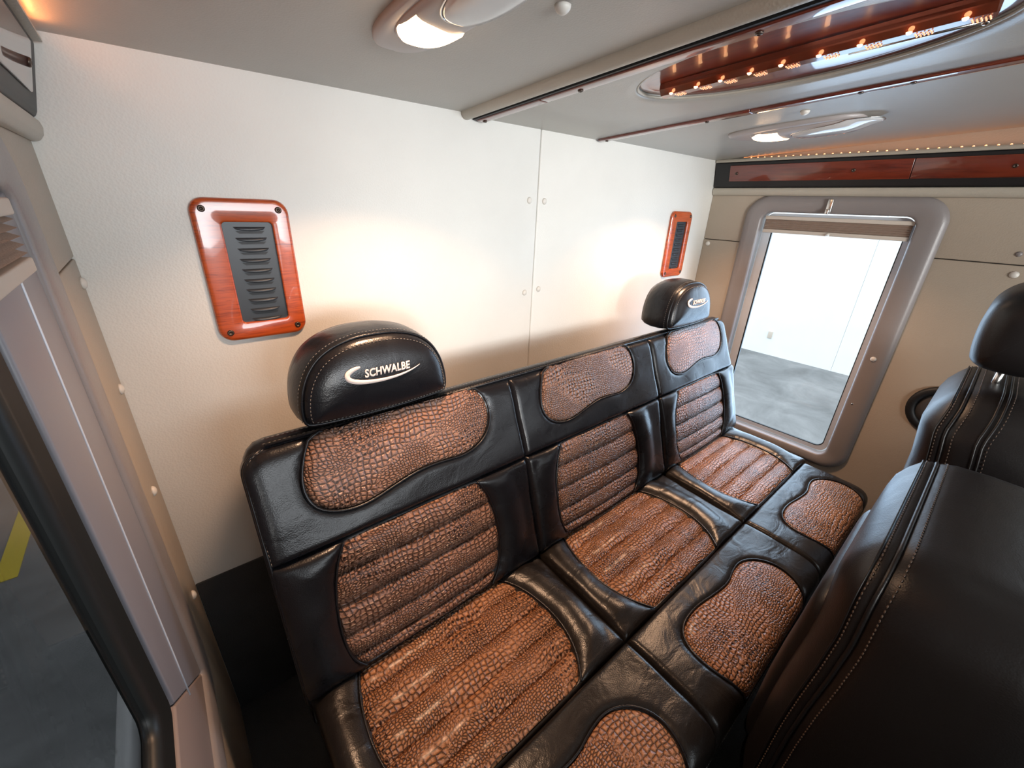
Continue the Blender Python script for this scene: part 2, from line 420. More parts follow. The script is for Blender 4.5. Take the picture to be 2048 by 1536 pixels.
# side walls: an upper and a lower upholstered panel that meet at a seam, both cut out for the window
def side_wall(name, xw, sgn, wy0, wy1, wz0, wz1):
    # sgn +1: wall faces -x (right wall); -1: faces +x (left wall)
    w_ = None
    fn = lambda a, b_, d: (xw+sgn*(.012-d), a, b_)
    y0, y1, zt, zs, zb = -.36, YB, .36, -.106, ZF
    up = [(y0, zs+.0012), (wy0, zs+.0012), (wy0, wz1), (wy1, wz1), (wy1, zs+.0012), (y1, zs+.0012), (y1, zt), (y0, zt)]
    lo = [(y0, zb), (y1, zb), (y1, zs-.0012), (wy1, zs-.0012), (wy1, wz0), (wy0, wz0), (wy0, zs-.0012), (y0, zs-.0012)]
    bk = [(y0-.05, zb-.04), (y1+.05, zb-.04), (y1+.05, .40), (y0-.05, .40)]
    w_ = ring_plate(name, [(y0-.05, zb-.04), (y1+.05, zb-.04), (y1+.05, .40), (y0-.05, .40)], [(wy0, wz0), (wy1, wz0), (wy1, wz1), (wy0, wz1)],
                    lambda a, b_, d: (xw+sgn*(.013+d), a, b_), 0, .03, M['dark'], None, None, False)
    tag(w_, kind='structure')
    bx = lambda a, b_, c, d: prism('door_panel', [(a, c), (b_, c), (b_, d), (a, d)], fn, -.03, .012, M['side'], w_, .006)
    bx(YF-.02, -.361, ZF, -.38); bx(YF-.02, -.361, .16, .36); bx(YF-.02, -1.40, -.3795, .1595)
    wall_panel(w_, up, fn, M['side'], .012, .003); wall_panel(w_, lo, fn, M['side'], .012, .003)
    return w_
wr = side_wall('wall_right', XR, 1, .262, .775, -.945, .030)
wl = side_wall('wall_left', XL, -1, .05, .70, -.79, .01)
for y, z in ((.975, -.125), (.812, -.462), (-.002, -.134)): dome_cap('button', (XR, y, z), (-1, 0, 0), .011, .008, M['button'], wr)
dome_cap('button', (XR, .009, -.074), (-1, 0, 0), .008, .006, M['frame'], wr)
for y, z in ((.972, -.143), (.955, -.327), (.890, -.510), (.90, -.79)): dome_cap('button', (XL, y, z), (1, 0, 0), .010, .007, M['button'], wl)

# front wall with the windshield opening (behind the camera)
wf = ring_plate('wall_front', [(XL-.06, ZF-.04), (XR+.06, ZF-.04), (XR+.06, .40), (XL-.06, .40)], [(-.04, -.38), (1.97, -.38), (1.97, .27), (-.04, .27)],
                lambda a, b_, d: (a, YF-.01-d, b_), 0, .04, M['side'], None, None, False); tag(wf, kind='structure')

# ceiling: side sheets and a lower centre panel
def sheet(name, x0, x1, dz, m, parent=None, th=.03):
    v = []; 
    for (x, y) in ((x0, YF-.05), (x1, YF-.05), (x1, YB+.03), (x0, YB+.03)): v.append((x, y, zc(x, y)+dz))
    v += [(a, b_, c+th) for a, b_, c in v]
    f = [(3, 2, 1, 0), (4, 5, 6, 7), (0, 1, 5, 4), (1, 2, 6, 5), (2, 3, 7, 6), (3, 0, 4, 7)]
    return obj(name, v, f, m, parent, False)
ce = sheet('ceiling', XL-.06, .69, 0, M['ceil']); tag(ce, kind='structure')
sheet('ceiling_panel', 1.18, XR+.06, 0, M['ceil'], ce)
# centre panel with an elliptical opening
OX, OY, OA, OB = .895, .365, .150, .272
def circ_to_rect(n, x0, x1, y0, y1):
    out = []
    for i in range(n):
        t = 2*math.pi*i/n; c, s = math.cos(t), math.sin(t); k = 1/max(abs(c), abs(s))
        cx, cy = (x0+x1)/2, (y0+y1)/2
        out.append((cx+(x1-x0)/2*c*k, cy+(y1-y0)/2*s*k))
    return out
NE = 96
ell = lambda a, b_: [(OX+a*math.cos(2*math.pi*i/NE), OY+b_*math.sin(2*math.pi*i/NE)) for i in range(NE)]
cz = lambda a, b_, d: (a, b_, zc(a, b_)-.006+d)
outer = circ_to_rect(NE, .69, 1.18, -.30, YB+.02)
ring_plate('ceiling_panel', outer, ell(OA, OB), cz, 0, .012, M['ceil'], ce, [(0, .0), (.55, 0), (.93, -.0005), (.98, .001), (1, .006), (1, .03), (0, .03)])
v = [cz(.69, YF-.05, 0), cz(1.18, YF-.05, 0), cz(1.18, -.30, 0), cz(.69, -.30, 0)]
obj('ceiling_panel', v+[(a, b_, c+.03) for a, b_, c in v], [(3, 2, 1, 0), (4, 5, 6, 7), (0, 1, 5, 4), (1, 2, 6, 5), (2, 3, 7, 6), (3, 0, 4, 7)], M['ceil'], ce, False)
rf = box('roof_shell', (XL-.1, YF-.1, .42), (XR+.1, YB+.1, .46), M['dark']); tag(rf, kind='structure')

# padded roll and mahogany strips along the ceiling joints
def along(x0, x1, pts, y0, y1, m, name, parent=None, bw=0.0):
    """cross-section pts (dx, dz) swept in y under the ceiling; x runs from x0 (at y=1) to x1 (at y=0)"""
    n = len(pts); v = []; K = 24
    for k in range(K+1):
        y = y0+(y1-y0)*k/K; x = x1+(x0-x1)*y
        for dx, dz in pts: v.append((x+dx, y, zc(x, y)+dz))
    f = [tuple(range(n)), tuple(K*n+i for i in range(n-1, -1, -1))]
    for k in range(K):
        for i in range(n):
            j = (i+1) % n; f.append((k*n+i, k*n+j, (k+1)*n+j, (k+1)*n+i))
    o = obj(name, v, f, m, parent, False)
    if bw: bev(o, bw)
    return o
rollp = [(.016*math.cos(t), -.001+.015*math.sin(t)) for t in [R(a) for a in range(180, 361, 15)]]+[(.016, .01), (-.016, .01)]
tr = along(.676, .655, rollp, -1.4, .998, M['roll'], 'trim_1'); tag(tr, kind='structure'); 
for p in tr.data.polygons: p.use_smooth = True
t1 = empty('ceiling_trim_strip', (.70, .2, .23)); tag(t1, 'long glossy dark red wood strip beside the padded roll on the ceiling, fixed with screws', 'trim strip')
along(.7005, .6815, [(-.0065, -.014), (.0065, -.014), (.0065, .004), (-.0065, .004)], -1.4, .996, M['dark'], 'backing', t1)
for ya, yb_ in ((.757, .990), (.12, .7555), (-.6, .1185)):
    along(.716, .697, [(-.014, -.017), (.010, -.017), (.014, -.013), (.014, .004), (-.014, .004)], ya, yb_, M['mahog'], 'wood_strip', t1, .002)
for y in (.975, .655, .33, .0):
    x = .716+(.697-.716)*(1-y); screw((x, y, zc(x, y)-.017), (0, 0, -1), .0055, t1)
t2 = empty('ceiling_trim_strip', (1.18, .2, .24)); tag(t2, 'narrow dark red wood strip on the ceiling between the oval light and the far dome lamp', 'trim strip')
for ya, yb_ in ((.53, .990), (-.6, .5285)):
    along(1.188, 1.176, [(-.014, -.012), (.014, -.012), (.014, .004), (-.014, .004)], ya, yb_, M['mahog'], 'wood_strip', t2, .002)
for y in (.965, .64, .32, .24, -.1):
    x = 1.188-.012*(1-y); screw((x, y, zc(x, y)-.012), (0, 0, -1), .0050, t2)

# oval light panel
ov = empty('oval_ceiling_light', (OX, OY, .25)); tag(ov, 'oval glossy mahogany panel recessed in the ceiling with a row of small lights', 'ceiling light')
n = NE; v = []; f = []
ringsd = [(1.0, .012), (.97, .009), (.93, .012), (.88, .014), (.5, .016), (0.02, .016)]
for s, d in ringsd: v += [cz(a, b_, d) for a, b_ in ell(OA*s, OB*s)]
for k in range(len(ringsd)-1):
    for i in range(n): j = (i+1) % n; f.append((k*n+i, k*n+j, (k+1)*n+j, (k+1)*n+i))
f.append(tuple((len(ringsd)-1)*n+i for i in range(n)))
obj('wood_panel', v, f, M['mahog'], ov)
tube('rim', [cz(a, b_, .006) for a, b_ in ell(OA*1.0, OB*1.0)], .0028, M['roll'], ov, 8, True)
# the rope light channel
v = []; f = []; K = 30
prof = [(-.014, .014), (-.014, .004), (-.006, -.006), (.008, -.008), (.014, 0), (.014, .014)]
for k in range(K+1):
    y = .592-(.592-.122)*k/K; x = .893
    for dx, dz in prof: v.append(cz(x+dx, y, dz))
n = len(prof)
for k in range(K):
    for i in range(n): j = (i+1) % n; f.append((k*n+i, k*n+j, (k+1)*n+j, (k+1)*n+i))
f += [tuple(range(n)), tuple(K*n+i for i in range(n-1, -1, -1))]
obj('light_channel', v, f, M['tube'], ov, False)
led_y = [.565, .513, .466, .415, .365, .311, .259, .204, .149]
for y in led_y:
    x = .881; c = cz(x, y, -.006)
    dome_cap('bulb', c, (0, 0, -1), .0036, .003, M['led'], ov, 10, 3)
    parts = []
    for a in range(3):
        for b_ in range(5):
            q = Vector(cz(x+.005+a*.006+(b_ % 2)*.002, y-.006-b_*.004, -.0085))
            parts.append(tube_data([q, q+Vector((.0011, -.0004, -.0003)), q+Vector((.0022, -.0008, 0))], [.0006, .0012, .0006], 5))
    vv, ff = join(parts); o = obj('facet_glints', vv, ff, M['ledglint'], ov); o['kind'] = 'stuff'  # glints of the bulbs, made as small glowing dots
tube('chrome_pin', [cz(.945, .29, .004), cz(.948, .20, .004), cz(.951, .14, .004)], .0022, M['chrome'], ov)
dome_cap('chrome_pin_head', cz(.951, .138, .003), (0, 0, -1), .005, .004, M['chrome'], ov)

# side bands under the ceiling (right and left)
def band(name, xw, sgn, label, dz=0.0):
    b0 = empty(name, (xw, 0, .16)); tag(b0, label, 'wood band')
    X = lambda d: xw-sgn*d
    f3 = lambda a, z, y: (X(a), y, z+dz)
    y0, y1 = -1.4, .996
    prism('backing_box', [(0, .215), (.040, .208), (.018, .120), (.014, .112), (0, .112)], f3, y0, y1, M['dark'], b0, .004)
    def face(z, e=0): return .018+(z-.120)*(.022/.088)+e
    za, zb_ = .136, .196
    segs = ((.93, .33), (.328, -.25), (-.252, -1.0))
    for a, c in segs:
        v = [];
        for (y, z) in ((c, za), (a, za), (a, zb_), (c, zb_)): v.append((X(face(z, .0005)), y, z+dz))
        for (y, z) in ((c, za), (a, za), (a, zb_), (c, zb_)): v.append((X(face(z, .004)), y, z+dz))
        bev(obj('wood_inlay', v, [(0, 1, 2, 3), (4, 7, 6, 5), (0, 4, 5, 1), (1, 5, 6, 2), (2, 6, 7, 3), (3, 7, 4, 0)], M['mahog'], b0, False), .0015, 2)
    for y in (.90, .489, .10): screw((X(face(.166, .004)), y, .166+dz), (-sgn, 0, -.25), .006, b0)
    # vinyl lip over the band that hides the lights
    if sgn > 0: prism('lip', [(.004, .2155), (.042, .2085), (.045, .213), (.043, .220), (.004, .223)], f3, y0, y1, M['roll'], b0, .002)
    # padded roll under the band
    prism('padded_roll', [(0, .080), (.010, .082), (.016, .090), (.018, .100), (.016, .110), (.010, .1115), (0, .1115)], f3, y0, .998, M['roll'], b0, .003)
    return b0
br = band('wood_band', XR, 1, 'dark red wood band in black edging above the bright right window')
bl = band('wood_band', XL, -1, 'wood band in dark edging at the top left corner, above the left window', -.020)
# LED strips on the bands
def led_strip(xw, sgn, label, y0, y1, step, dz=0.0, power=.12):
    q = -.030 if sgn > 0 else .044
    s = empty('light_strip', (xw-sgn*.03, 0, .225)); tag(s, label, 'light strip')
    zt_ = .2205 if sgn > 0 else .1895
    box('tape', (xw+q-.005, y0, zt_-.003), (xw+q+.005, y1, zt_+.0015), M['roll'], s)
    y = y1-.01
    while y > y0:
        if zc(xw, y) > zt_+.006: dome_cap('bulb', (xw+q, y, zt_+.0015), (0, 0, 1), .0032, .0035, M['led2'], s, 8, 2)
        y -= step
    if sgn > 0: light('strip_glow', 'AREA', (xw-sgn*.026, .35, .2255+dz), power, (1.0, .33, .10), .006, 1.1, (R(180), 0, 0))
    else: light('strip_glow', 'AREA', (xw+.050, .50, .1935), power, (1.0, .33, .10), .006, .90, (0, R(-130), 0))
    return s
led_strip(XR, 1, 'strip of small orange lights along the ceiling above the right wood band', -.6, .97, .026)
led_strip(XL, -1, 'strip of small orange lights glowing in the top left corner above the left wood band', -.6, .985, .05, -.020, 0.5)

# ------------------------------------------------------------------ windows
def frame_fn(xw, sgn): return lambda a, b_, d: (xw-sgn*d, a, b_)
# right window
w2 = empty('window_2', (XR, .51, -.44)); tag(w2, kind='structure')
oy0, oy1, oz0, oz1 = .190, .832, -.985, .083
outer = rrect(oy0, oy1, oz0, oz1, .085, 12); inner = rrect(.268, .762, -.935, .020, .035, 12)
fr = frame_fn(XR, 1)
ring_plate('surround', outer, inner, fr, 0, .02, M['frame'], w2, [(0, -.004), (0, .005), (.08, .013), (.22, .019), (.45, .020), (.88, .016), (.97, .012), (1.0, .004), (1.0, -.032)])
i2 = rrect(.272, .758, -.931, .016, .033, 12); i3 = rrect(.288, .724, -.915, .0, .03, 12)
ring_plate('sash', i2, i3, fr, -.030, -.020, M['alu'], w2, None, False)
i4 = rrect(.2915, .7185, -.911, -.004, .028, 12)
ring_plate('gasket', i3, i4, fr, -.030, -.022, M['rubber'], w2, None, False)
prism('pane', rrect(.287, .725, -.916, .001, .03, 8), fr, -.029, -.026, M['glass'], w2)
la = box('latch', (XR-.032, .520, .022), (XR-.018, .538, .072), M['chrome'], w2, .003)
box('latch_hook', (XR-.040, .524, .018), (XR-.030, .536, .036), M['chrome'], la, .002)
dome_cap('button', (XR-.018, .235, -.480), (-1, 0, 0), .010, .008, M['button'], w2)
dome_cap('button', (XR-.017, .244, -.672), (-1, 0, 0), .0045, .004, M['chrome'], w2)
# left window
w1 = empty('window_1', (XL, .40, -.38)); tag(w1, kind='structure')
fl = frame_fn(XL, -1)
outer = rrect(-.10, .785, -.870, .070, (.08, .08, .08, .08), 12); inner = rrect(.045, .692, -.782, -.002, (.02, .02, .01, .008), 12)
ring_plate('surround', outer, inner, fl, 0, .006, M['frame'], w1, [(0, -.004), (0, .001), (.12, .0035), (.4, .005), (.9, .004), (.98, .001), (1.0, -.003), (1.0, -.020)])
# four mitred sash members with a groove and a bright bead
O = [(.047, -.780), (.690, -.780), (.690, -.004), (.047, -.004)]; I = [(.150, -.567), (.478, -.567), (.478, -.045), (.150, -.045)]
g_ = .0008
for k in range(4):
    a0, a1, b1, b0 = O[k], O[(k+1) % 4], I[(k+1) % 4], I[k]
    cx_, cy_ = sum(p[0] for p in (a0, a1, b0, b1))/4, sum(p[1] for p in (a0, a1, b0, b1))/4
    sh = lambda p: (p[0]+(cx_-p[0])*.004, p[1]+(cy_-p[1])*.004)
    prism('sash_member', [sh(a0), sh(a1), sh(b1), sh(b0)], fl, -.020, -.002, M['rail_grey'] if k != 0 else M['rail_lit'], w1, .003, 3)
tube('sash_bead', [(XL-.0015, .602-.0048*i, -.03-.0625*i) for i in range(11)], .0011, M['alu'], w1)
jo = rrect(.153, .475, -.564, -.048, .012, 8); ji = rrect(.200, .424, -.515, -.075, .02, 8)
ring_plate('gasket', jo, ji, fl, -.02, -.004, M['rubber'], w1, [(0, -.022), (0, -.006), (.25, -.003), (.5, -.008), (.75, -.006), (1, -.011), (1, -.022)])
prism('pane', rrect(.195, .430, -.520, -.070, .02, 8), fl, -.018, -.015, M['tint'], w1)

# shades
def shade(xw, sgn, y0, y1, z1, zf, zr, label, d=.012, knob=True):
    s = empty('window_shade', (xw, (y0+y1)/2, z1)); tag(s, label, 'shade')
    f = lambda dd: xw-sgn*dd
    X0, X1 = sorted((f(d-.012), f(d+.006)))
    box('top_rail', (X0, y0, z1-.014), (X1, y1, z1), M['rail'], s, .002)
    # pleated fabric stack
    v = []; n = 0; z = z1-.014; k = 0
    pl = max(6, int((z1-.014-zf)/.0035)); pts = []
    for i in range(pl+1): pts.append((d+(.0045 if i % 2 else -.0035), z1-.014-(z1-.014-zf)*i/pl))
    back = [(d-.009, zf), (d-.009, z1-.014)]
    prism('fabric', pts+back, lambda a, b_, y: (f(a), y, b_), y0+.004, y1-.004, M['shade'], s)
    box('bottom_rail', (X0, y0+.002, zr), (X1, y1-.002, zf), M['rail'], s, .002)
    if knob: dome_cap('knob', (f(d+.006), (y0+y1)/2, zr+.006), (-sgn, 0, 0), .007, .010, M['button'], s)
    return s
shade(XR+.010, 1, .272, .752, .006, -.046, -.060, 'raised pleated fabric shade across the top of the bright right window', .006)
shade(XL, -1, .06, .590, -.010, -.060, -.073, 'raised pleated fabric shade at the top of the dark left window', .008)

# ------------------------------------------------------------------ wall vents
def vent(cx, cz_, label):
    v0 = empty('air_vent', (cx, YB, cz_)); tag(v0, label, 'vent', 'wood-framed air vents on the back wall')
    w_, h = .165, .273; fv = lambda a, b_, d: (cx+a, YB-d, cz_+b_)
    outer = rrect(-w_/2, w_/2, -h/2, h/2, .026, 10); il, ir, it, ib = -w_/2+.045, w_/2-.034, h/2-.042, -h/2+.036
    inner = rrect(il, ir, ib, it, .007, 10)
    ring_plate('frame', outer, inner, fv, 0, .012, M['vent_wood'], v0, [(0, .0005), (0, .006), (.03, .009), (.10, .0115), (.20, .012), (.92, .012), (.98, .011), (1, .009), (1, .0005)])
    prism('grille_plate', rrect(il-.003, ir+.003, ib-.003, it+.003, .007, 6), fv, .001, .004, M['grille'], v0)
    xm0, xm1 = il+.018, ir-.012
    n = 10
    for i in range(n):
        zt = it-.009-i*((it-ib-.014)/(n-1))*.995
        # a pressed louvre: a scoop open below
        vv = []; ff = []; K = 14
        for k in range(K+1):
            t = k/K; x = xm0+(xm1-xm0)*t; e = math.sin(math.pi*min(1, max(0, t)))**.35 if 0 < t < 1 else 0
            vv += [fv(x, zt, .004), fv(x, zt-.0015*e, .004+.0045*e), fv(x, zt-.007*e, .004+.0065*e), fv(x, zt-.0075*e, .004+.005*e), fv(x, zt-.003*e, .0042)]
        for k in range(K):
            for q in range(4): ff.append((k*5+q, (k+1)*5+q, (k+1)*5+q+1, k*5+q+1))
        lv = obj('louver', vv, ff, M['grille'], v0)
        prism('slot', [(xm0+.003, zt-.0075), (xm1-.003, zt-.0075), (xm1-.008, zt-.0125), (xm0+.009, zt-.0125)], fv, .0038, .0046, M['dark'], lv)
    for sx, sz in ((-1, 1), (1, 1), (-1, -1), (1, -1)):
        screw(fv(sx*(w_/2-.019), sz*(h/2-.019), .0115), (0, -1, 0), .0062, v0, M['screw'])
    return v0
vent(.150, -.143, 'orange-red wood framed air vent with black louvers, above the near headrest')
vent(1.782, -.128, 'orange-red wood framed air vent with black louvers, above the far headrest near the bright window')

# ------------------------------------------------------------------ dome lamps
def dome_lamp(cx, A, dy, label):
    d0 = empty('dome_lamp', (cx, .56+dy, zc(cx, .56+dy))); tag(d0, label, 'lamp')
    def sup(x0, y0, a, b_, e=3.0, n=72):
        q = []
        for i in range(n):
            t = 2*math.pi*i/n; c, s = math.cos(t), math.sin(t)
            q.append((x0+a*abs(c)**(2/e)*(1 if c > 0 else -1), y0+b_*abs(s)**(2/e)*(1 if s > 0 else -1)))
        return q
    F = lambda p, d: (p[0], p[1]+dy, zc(p[0], p[1]+dy)-d)
    bcy, bB = .560, .170; ccy, cB = .528, .138; cA = A*.80
    loft('base', [[F(p, d) for p in sup(cx, bcy, A*s, bB*s)] for s, d in ((1, -.002), (1.0, .005), (.975, .009), (.93, .011), (.80, .012))], M['housing'], d0)
    def H(x, y):
        u = abs((x-cx)/cA); v = abs((y-ccy)/cB); r = min(1, (u**3.4+v**3.4)**(1/3.4)); return .011+.012*math.sqrt(max(0, 1-r**5))
    loft('cover', [[F(p, H(p[0], p[1])) for p in sup(cx, ccy, cA*s, cB*s, 3.4)] for s in (1, .985, .96, .92, .84, .7, .5, .25)], M['housing'], d0)
    # lit lens: a patch between the straight inner edge and the curved rear end of the cover
    nx, nv = 24, 10; vv = []; ff = []
    for j in range(nv+1):
        for i in range(nx+1):
            a = -1+2*i/nx; t = j/nv
            yo = .663-.034*abs(a)**2.4; yi = .580-.006*abs(a)**3+.003*math.sin(a*3)
            x = cx+a*cA*.90; y = yi+(yo-yi)*t; e = min(1, min(1-abs(a), t, 1-t)*9)
            vv.append(F((x, y), H(x, y)-.001+.0045*math.sqrt(e)))
    for j in range(nv):
        for i in range(nx): q = j*(nx+1)+i; ff.append((q, q+1, q+nx+2, q+nx+1))
    obj('lit_lens', vv, ff, M['lamp'], d0)
    # frosted oval reading lens and its bright ring
    loft('reading_lens', [[F(p, H(p[0], p[1])-.001+h) for p in sup(cx, .452, cA*.86*s, .100*s, 2.5)] for s, h in ((1.0, 0), (.985, .003), (.95, .006), (.88, .008), (.6, .010), (.3, .0105))], M['lens'], d0)
    tube('lens_ring', [F(p, H(p[0], p[1])+.0005) for p in sup(cx, .452, cA*.88, .1025, 2.5)], .0014, M['chrome'], d0, 6, True)
    return d0
dome_lamp(.353, .053, 0, 'grey ceiling lamp with a glowing lens, the nearer one at the top')
dome_lamp(1.500, .078, -.012, 'grey ceiling lamp with a glowing lens, the farther one near the right window')
for (x, y, r, lab) in ((.472, .479, .011, 'round beige button on the ceiling beside the near dome lamp'),
                  (1.318, .462, .011, 'small beige button on the ceiling between the wood strip and the far dome lamp'),
                  (1.640, .470, .010, 'small beige button on the ceiling between the far dome lamp and the light strip')):
    o = dome_cap('ceiling_button', (x, y, zc(x, y)), (0, 0, -1), r, .010, M['button']); tag(o, lab, 'button')

# ------------------------------------------------------------------ bench seat
bench = empty('bench_seat', (.9, .45, ZF)); tag(bench, 'three-seat bench in black leather with brown crocodile-pattern inserts against the cream wall', 'bench seat')
class Prof:
    def __init__(s, pts, base=-.006, n=120):
        P = [Vector(p) for p in pts]
        for _ in range(2):
            q = [P[0]]
            for a, b in zip(P, P[1:]): q += [a.lerp(b, .25), a.lerp(b, .75)]
            q.append(P[-1]); P = q
        acc = [0]
        for a, b in zip(P, P[1:]): acc.append(acc[-1]+(b-a).length)
        s.P, s.acc, s.L, s.base = P, acc, acc[-1], base
    def pt(s, t):
        t = max(0, min(s.L, t)); i = 0
        while i < len(s.P)-2 and s.acc[i+1] < t: i += 1
        k = (t-s.acc[i])/max(1e-9, s.acc[i+1]-s.acc[i]); return s.P[i].lerp(s.P[i+1], k)
    def __call__(s, x, t, h):
        p = s.pt(t); a, b = s.pt(t-.006), s.pt(t+.006); d = (b-a).normalized(); n = Vector((d.y, -d.x))
        if n.x > 0 and n.y < 0 or (n.y < 0): n = -n
        if abs(n.y) < .35 and n.x > 0: n = -n
        e = t-max(0, min(s.L, t)); p = p+d*e
        q = p+n*(h+s.base); return (x, q.x, q.y)
T_ = (.722, -.397); S_ = (.644, -.585); J_ = (.565, -.850)
P_top = Prof([T_, (.683, -.493), S_]); P_back = Prof([S_, (.612, -.70), J_])
P_cush = Prof([(.590, -.862), (.45, -.868), (.284, -.878)])
P_front = Prof([(.284, -.878), (.17, -.880), (.110, -.884), (.080, -.898), (.074, -.935), (.085, -1.05)])
SECX = [.030, .612, 1.222, 1.782]
INS_TOP = [(.118, -.010), (.094, .035), (.081, .08), (.086, .117), (.108, .140), (.15, .153), (.19, .152), (.24, .140), (.30, .128), (.36, .130), (.41, .136), (.46, .122), (.490, .092), (.500, .055), (.492, .020), (.465, -.010), (.29, -.012)]
RIB_L = [(.122, .004), (.103, .04), (.088, .10), (.084, .15), (.084, .20), (.092, .24), (.112, .266)]
RIB_R = [(.424, .004), (.447, .04), (.460, .10), (.462, .15), (.456, .20), (.440, .24), (.416, .266)]
# cushion t = distance from the back; y = .590 - t
CU_L = [(.104, .004), (.082, .06), (.070, .13), (.072, .195), (.088, .25), (.118, .300)]
CU_R = [(.436, .004), (.474, .06), (.491, .14), (.488, .205), (.468, .26), (.434, .302)]
FR = [(.122, .229), (.122, .229), (.104, .19), (.090, .155), (.089, .12), (.098, .088), (.120, .067), (.157, .058), (.21, .058), (.265, .068), (.335, .076), (.385, .064), (.435, .062), (.478, .085), (.504, .128), (.498, .178), (.466, .229), (.466, .229), (.30, .232)]
def q_edge(d, w_): d = max(0, min(1, d/w_)); return math.sqrt(1-(1-d)**2)
AH = .017
def xlim(x0, x1, t, cl, cr):
    f = lambda r: (r-math.sqrt(max(0, r*r-(r-t)**2))) if t < r else 0
    return x0+(f(cl) if cl else 0), x1-(f(cr) if cr else 0)
def panel(name, prof, x0, x1, outline, ox, m, cl=0, cr=0, t0=0, t1=None, nu=56, nv=34, wl=.030, wr_=.030, wt=.02, wb_=.02, amp=AH, bol=0.0, label=None):
    t1 = prof.L if t1 is None else t1
    v = []; f = []; uv = []
    def warp(i, n_): a = i/n_; return .5-.5*math.cos(math.pi*a) if False else a+(.5-.5*math.cos(math.pi*a)-a)*.55
    for j in range(nv+1):
        t = t0+(t1-t0)*warp(j, nv)
        xa, xb = xlim(x0, x1, max(t, .0006), cl, cr)
        for i in range(nu+1):
            x = xa+(xb-xa)*warp(i, nu)
            h = amp*q_edge(x-xa, wl)*q_edge(xb-x, wr_)*q_edge(t-t0, wt)*q_edge(t1-t, wb_)
            d = dist_poly(x-ox, t, outline)
            if d > 0: h += bol*math.sin(math.pi*min(1, d/.085))*min(1, (t1-t)/.05, (t-t0)/.03) - .005*math.exp(-(d/.006)**2)
            else: h -= .010*min(1, -d/.006)+.005
            h += .0012*math.sin(x*31+t*19)*math.sin(t*43-x*11)
            v.append(prof(x, t, h)); uv.append((x, t))
    W = nu+1
    for j in range(nv):
        for i in range(nu): q = j*W+i; f.append((q, q+1, q+W+1, q+W))
    bd = [i for i in range(W)]+[j*W+nu for j in range(1, nv+1)]+[nv*W+i for i in range(nu-1, -1, -1)]+[j*W for j in range(nv-1, 0, -1)]
    k0 = len(v)
    for b_ in bd:
        x, t = uv[b_]; v.append(prof(x, t, -.045)); uv.append((x, t))
    nb = len(bd)
    for a in range(nb): c = (a+1) % nb; f.append((bd[a], bd[c], k0+c, k0+a))
    f.append(tuple(range(k0+nb-1, k0-1, -1)))
    o = obj(name, v, f, m, bench)
    for p in o.data.polygons:
        if len(p.vertices) > 4: p.use_smooth = False
    return o
def interp(P, t, k=1):
    for a, b in zip(P, P[1:]):
        if t <= b[1]:
            u = (t-a[1])/(b[1]-a[1]); u = max(0, u); return a[0]+(b[0]-a[0])*u
    return P[-1][0]
def sm(P):
    q = P
    for _ in range(2):
        r = [q[0]]
        for a, b in zip(q, q[1:]): r += [(a[0]*.75+b[0]*.25, a[1]*.75+b[1]*.25), (a[0]*.25+b[0]*.75, a[1]*.25+b[1]*.75)]
        r.append(q[-1]); q = r
    return q
RIB_L, RIB_R, CU_L, CU_R = sm(RIB_L), sm(RIB_R), sm(CU_L), sm(CU_R)
INS_TOP = resample(smooth_closed(INS_TOP, 2), 88); FR = resample(smooth_closed(FR, 2), 88)
def radial_insert(name, prof, outline, ox, m, dome, uvo):
    n = len(outline); cx = sum(p[0] for p in outline)/n; cy = sum(p[1] for p in outline)/n
    v = []; f = []; uv = []; rs = [1.0, .985, .96, .92, .85, .76, .65, .52, .38, .22]
    for r_ in rs:
        for (a, b_) in outline:
            x = cx+(a-cx)*r_; t = cy+(b_-cy)*r_
            h = AH-.011+.011*q_edge(1-r_, .07)+dome*(1-r_**2)
            v.append(prof(ox+x, t, h)); uv.append((x+uvo[0], t+uvo[1]))
    v.append(prof(ox+cx, cy, AH+dome)); uv.append((cx+uvo[0], cy+uvo[1]))
    for k in range(len(rs)-1):
        for i in range(n): j = (i+1) % n; f.append((k*n+i, k*n+j, (k+1)*n+j, (k+1)*n+i))
    for i in range(n): f.append(((len(rs)-1)*n+i, (len(rs)-1)*n+(i+1) % n, len(v)-1))
    o = obj(name, v, f, m, bench, True, uv)
    tube('piping', [prof(ox+a, b_, AH-.0015) for a, b_ in offset(outline, -.002)], .0026, M['black'], o, 7, True)
    return o
